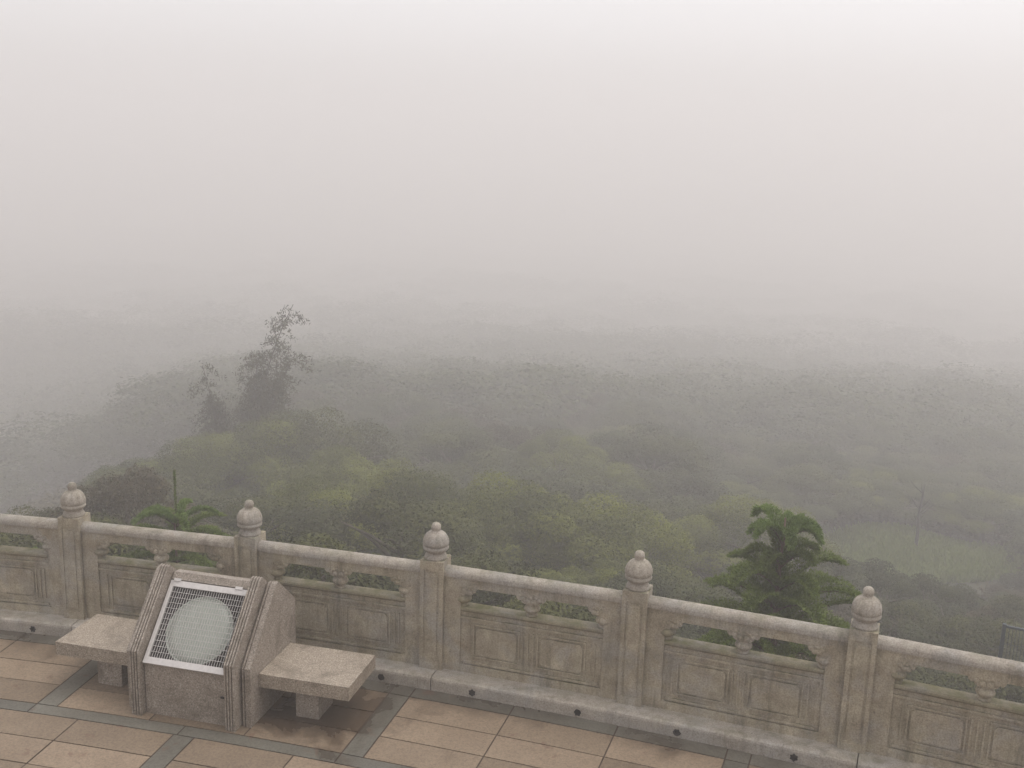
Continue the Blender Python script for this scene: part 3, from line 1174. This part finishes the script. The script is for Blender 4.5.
# bare little tree in the clearing
def dead_tree(x, y):
    rg = np.random.default_rng(4)
    root = empty('bare_tree', (x, y, gz(x, y)))
    tag(root, 'thin bare dark sapling standing alone in the grassy clearing', 'tree')
    ch = [([(0, 0, -0.2), (0.03, 0, 0.8), (-0.02, 0.02, 1.6), (0.06, 0, 2.5), (0.10, 0, 3.1)], [0.085, 0.075, 0.06, 0.04, 0.012])]
    for i in range(9):
        z = rg.uniform(1.0, 2.8)
        a = rg.uniform(0, 6.28)
        L = rg.uniform(0.25, 0.6)
        ch.append(([(0.02, 0, z), (math.cos(a) * L * 0.5, math.sin(a) * L * 0.5, z + 0.25), (math.cos(a) * L, math.sin(a) * L, z + 0.6)], [0.025, 0.016, 0.006]))
    link('trunk', tubes_mesh('trunk', ch, 6), root, [WETBARK])


dead_tree(17.9, 44.0)

# ------------------------------------------------------------------ named nearer trees   (kind, x, y, top z, scale, label)
NAMED = [
    ('yellow_b', -3.05, 26.6, -4.0, 1.00, 'yellow-green bushy tree, leftmost of the bright clump beyond the third panel'),
    ('yellow_a', -1.55, 25.6, -4.35, 0.95, 'yellow-green bushy tree directly behind the third bud-topped post'),
    ('yellow_a', -0.10, 26.4, -4.05, 0.95, 'yellow-green tree with the highest top of the bright clump'),
    ('yellow_b', 1.25, 25.8, -4.30, 1.05, 'yellow-green rounded tree left of the fourth bud-topped post'),
    ('yellow_a', 2.60, 26.4, -4.60, 1.0, 'yellow-green tree at the dark right end of the bright clump'),
    ('yellow_b', 0.6, 21.6, -4.75, 0.85, 'low yellow-green shrub tree just over the middle handrail'),
    ('yellow_a', -12.0, 33.4, -6.2, 1.05, 'small dark rounded tree at the left end of the trees below the tall leaning tree'),
    ('yellow_a', -10.2, 34.8, -5.6, 1.05, 'wide olive tree behind the small conifer with the leader'),
    ('yellow_a', -8.4, 36.0, -5.0, 1.10, 'olive tree crown under the shorter feathery tree'),
    ('broad_c', -7.0, 37.5, -5.0, 1.0, 'broad olive tree crown at the foot of the tall leaning tree'),
    ('yellow_b', -5.6, 31.5, -5.1, 1.1, 'olive tree above the second bud-topped post'),
    ('yellow_b', -5.0, 33.5, -5.3, 1.0, 'dull green tree between the tall leaning tree and the bright clump'),
    ('yellow_a', -9.9, 39.6, -6.6, 1.15, 'olive tree crown wrapped round the foot of the feathery trees'),
    ('yellow_b', -11.9, 40.2, -7.0, 1.1, 'low olive tree below the shorter feathery tree, on its outer side'),
    ('yellow_a', 7.6, 31.0, -6.0, 1.05, 'pale yellow-green tree just left of the big dark conifer'),
]
for kd, x, y, zt, s, lab in NAMED:
    place(kd, 'broadleaf_tree', x, y, zt, s, lab, 'tree', 'broadleaf trees near the terrace')

# ------------------------------------------------------------------ the rest of the slope, one object per tree
taken = [(x, y, 1.5 * s) for _, x, y, _, s, _ in NAMED] + [(-10.35, 41, 1.5), (-11.4, 41.6, 1.2)]


def clearing(x, y):
    return ((x - 17.6) / 5.2) ** 2 + ((y - 43.8) / 3.4) ** 2 < 1 or (10 < x < 21 and 32 < y < 42 and abs(x / y - 0.41) < 0.09)


rt = random.Random(77)
count = 0
kinds = ['broad_a', 'broad_b', 'dull_a', 'broad_c', 'yellow_a', 'dull_a', 'broad_a', 'brown_a']
for tries in range(9000):
    if count >= 230: break
    y = rt.uniform(19, 78)
    x = rt.uniform(-0.58, 0.58) * y
    if clearing(x, y): continue
    rho = float(rho_of(x, y))
    if rho < 11: continue
    if x < -0.27 * y and y > 36: continue
    if x < -0.38 * y and y > 22: continue
    sc_ = rt.uniform(0.75, 1.15)
    if rho < 18: sc_ *= 0.72
    rad = 1.45 * sc_
    if any((x - a) ** 2 + (y - b_) ** 2 < (rad + r) ** 2 for a, b_, r in taken): continue
    # right-hand slope near the terrace is open scrub
    if x > 0.22 * y and rho < 22: continue
    kd = rt.choice(kinds)
    if x > 0.17 * y and 19 < y < 43: continue
    if x > 0.2 * y and y < 45: kd = rt.choice(['brown_a', 'dull_a', 'broad_b'])
    taken.append((x, y, rad))
    count += 1
    place(kd, 'broadleaf_tree', x, y, float(ground(x, y)) + (2.5 if x > 0.17 * y and y < 66 else 3.7) * sc_, sc_, 'rounded broadleaf tree fading into the fog on the wooded slope', 'tree', 'trees on the foggy slope')

# scrub just below the terrace and on the right-hand slope
shr = []
for tries in range(6000):
    if len(shr) >= 170: break
    if rt.random() < 0.5:
        y = rt.uniform(13, 24); x = rt.uniform(-0.55, 0.6) * y
    else:
        y = rt.uniform(15, 44); x = rt.uniform(0.2, 0.58) * y
    rho = float(rho_of(x, y))
    if 0.26 < x / y < 0.50 and y > 31: continue
    if rho < 3.2 or ((x - 17.6) / 4.6) ** 2 + ((y - 43.8) / 2.8) ** 2 < 1: continue
    if (x - 3.05) ** 2 + (y - 11.1) ** 2 < 3: continue
    if any((x - a) ** 2 + (y - b_) ** 2 < 0.95 ** 2 for a, b_ in shr): continue
    if any((x - a) ** 2 + (y - b_) ** 2 < (r * 0.8) ** 2 for a, b_, r in taken): continue
    shr.append((x, y))
    kd = rt.choice(['shrub_a', 'shrub_b', 'shrub_c', 'shrub_a'])
    place(kd, 'shrub', x, y, None, rt.uniform(0.7, 1.15), 'low wild shrub in the scrub covering the slope below the terrace', 'shrub', 'shrubs on the slope below the terrace')


# ------------------------------------------------------------------ stuff: undergrowth, grass, far wood
def build_undergrowth():
    rg = np.random.default_rng(31)
    Q, V = [], []
    n = 6500
    y = 12 + 100 * rg.random(n) ** 1.4
    x = rg.uniform(-0.6, 0.62, n) * y
    ok = (rho_of(x, y) > 1.2) & ~(((x - 17.6) / 5.4) ** 2 + ((y - 43.2) / 4.0) ** 2 < 1) & ~((x > 0.27 * y) & (x < 0.5 * y) & (y > 38.5) & (y < 44))
    for a, b_ in zip(x[ok], y[ok]):
        r = rg.uniform(0.35, 0.8) * (1 + 0.012 * b_)
        m_ = 60
        d = rg.normal(0, 1, (m_, 3))
        d[:, 2] = np.abs(d[:, 2])
        d /= np.linalg.norm(d, axis=1, keepdims=True)
        P = d * (r * rg.uniform(0.5, 1.05, m_))[:, None] * np.array([1, 1, 0.7]) + np.array([a, b_, 0])
        P[:, 2] += ground(P[:, 0], P[:, 1])
        Q.append(leaf_quads(P, d + np.array([0, 0, 0.4]), 0.085 + 0.0032 * b_, rg, 0.6, 0.5))
        V.append(np.clip(0.45 + rg.uniform(-0.3, 0.3) + rg.normal(0, 0.15, m_), 0, 1))
    o = link('undergrowth', quads_mesh('undergrowth', np.concatenate(Q), np.concatenate(V)), None, [LEAF_B])
    tag(o, 'tangled low undergrowth covering the foggy slope between the trees', 'undergrowth', kind='stuff')


def build_grass():
    rg = np.random.default_rng(32)
    n = 26000
    a = rg.uniform(0, 6.28, n)
    r = np.sqrt(rg.random(n)) * (1 + 0.12 * np.sin(a * 5))
    x = 17.6 + 5.0 * r * np.cos(a)
    y = 43.4 + 3.6 * r * np.sin(a)
    # a grassy tongue running down towards the terrace
    k = n // 4
    t_ = rg.random(k)
    x[:k] = 13.2 + 3.4 * t_ + rg.normal(0, 0.8, k)
    y[:k] = 37 + 6.0 * t_ + rg.normal(0, 0.6, k)
    z = ground(x, y)
    h = rg.uniform(0.15, 0.42, n)
    lean = rg.normal(0, 0.12, (n, 2))
    w_ = rg.uniform(0.02, 0.045, n)
    th = rg.uniform(0, 3.14, n)
    wx, wy = np.cos(th) * w_, np.sin(th) * w_
    P0 = np.stack([x - wx, y - wy, z], 1)
    P1 = np.stack([x + wx, y + wy, z], 1)
    P2 = np.stack([x + wx * 0.6 + lean[:, 0], y + wy * 0.6 + lean[:, 1], z + h], 1)
    P3 = np.stack([x - wx * 0.6 + lean[:, 0], y - wy * 0.6 + lean[:, 1], z + h], 1)
    o = link('grass', quads_mesh('grass', np.stack([P0, P1, P2, P3], 1), np.clip(rg.normal(0.5, 0.22, n), 0, 1)), None, [GRASSM])
    tag(o, 'pale green grass of the small clearing on the slope', 'grass', kind='stuff')


def build_far_wood():
    rg = np.random.default_rng(33)
    bases = [crown_quads(rg, 1.0, 0.72, 40, 2400, 0.042) for _ in range(6)]
    thin = [(q[::3] + (q[::3] - q[::3].mean(1, keepdims=True)) * 0.30, v[::3]) for q, v in bases]
    Q, V = [], []
    for i in range(2300):
        far = i >= 1500
        y = rg.uniform(150, 360) if far else 66 + 100 * rg.random() ** 0.8
        x = rg.uniform(-0.6, 0.6) * y
        w_ = rg.choice([3.8, 5.2, 6.5, 8.0, 10.0]) * rg.uniform(0.85, 1.2) * (1.5 if far else 1)
        q, v = (thin if (far or y > 95) else bases)[rg.integers(6)]
        a = rg.uniform(0, 6.28)
        ca, sa = math.cos(a), math.sin(a)
        p = q @ np.array([[ca, sa, 0], [-sa, ca, 0], [0, 0, 1.0]])
        p = p * np.array([w_, w_, w_ * rg.uniform(0.36, 0.6)])
        p = p + np.array([x, y, float(ground(x, y)) + w_ * 0.06 + 2.4 * max(0.0, min(1.0, (170 - y) / 80))])
        Q.append(p)
        V.append(np.clip(v + rg.uniform(-0.25, 0.25), 0, 1))
    o = link('far_woods', quads_mesh('far_woods', np.concatenate(Q), np.concatenate(V)), None, [LEAF_D])
    tag(o, 'far wooded valley almost lost in thick fog', 'woods', kind='stuff')


build_undergrowth()
build_grass()
build_far_wood()

# ------------------------------------------------------------------ haze
def build_haze():
    bm = bmesh.new()
    box(bm, -620, 620, -70, 760, -66.0, 23.0)
    m = bpy.data.materials.new("fog")
    m.use_nodes = True
    t = m.node_tree
    t.nodes.clear()
    o_ = t.nodes.new('ShaderNodeOutputMaterial')
    v = t.nodes.new('ShaderNodeVolumePrincipled')
    v.inputs['Color'].default_value = (0.97, 0.94, 0.925, 1)
    v.inputs['Density'].default_value = 0.0090
    v.inputs['Anisotropy'].default_value = 0.3
    t.links.new(v.outputs[0], o_.inputs['Volume'])
    o = finish('haze', bm, m)
    tag(o, 'thick pale fog filling the valley', 'fog', kind='stuff')


build_haze()
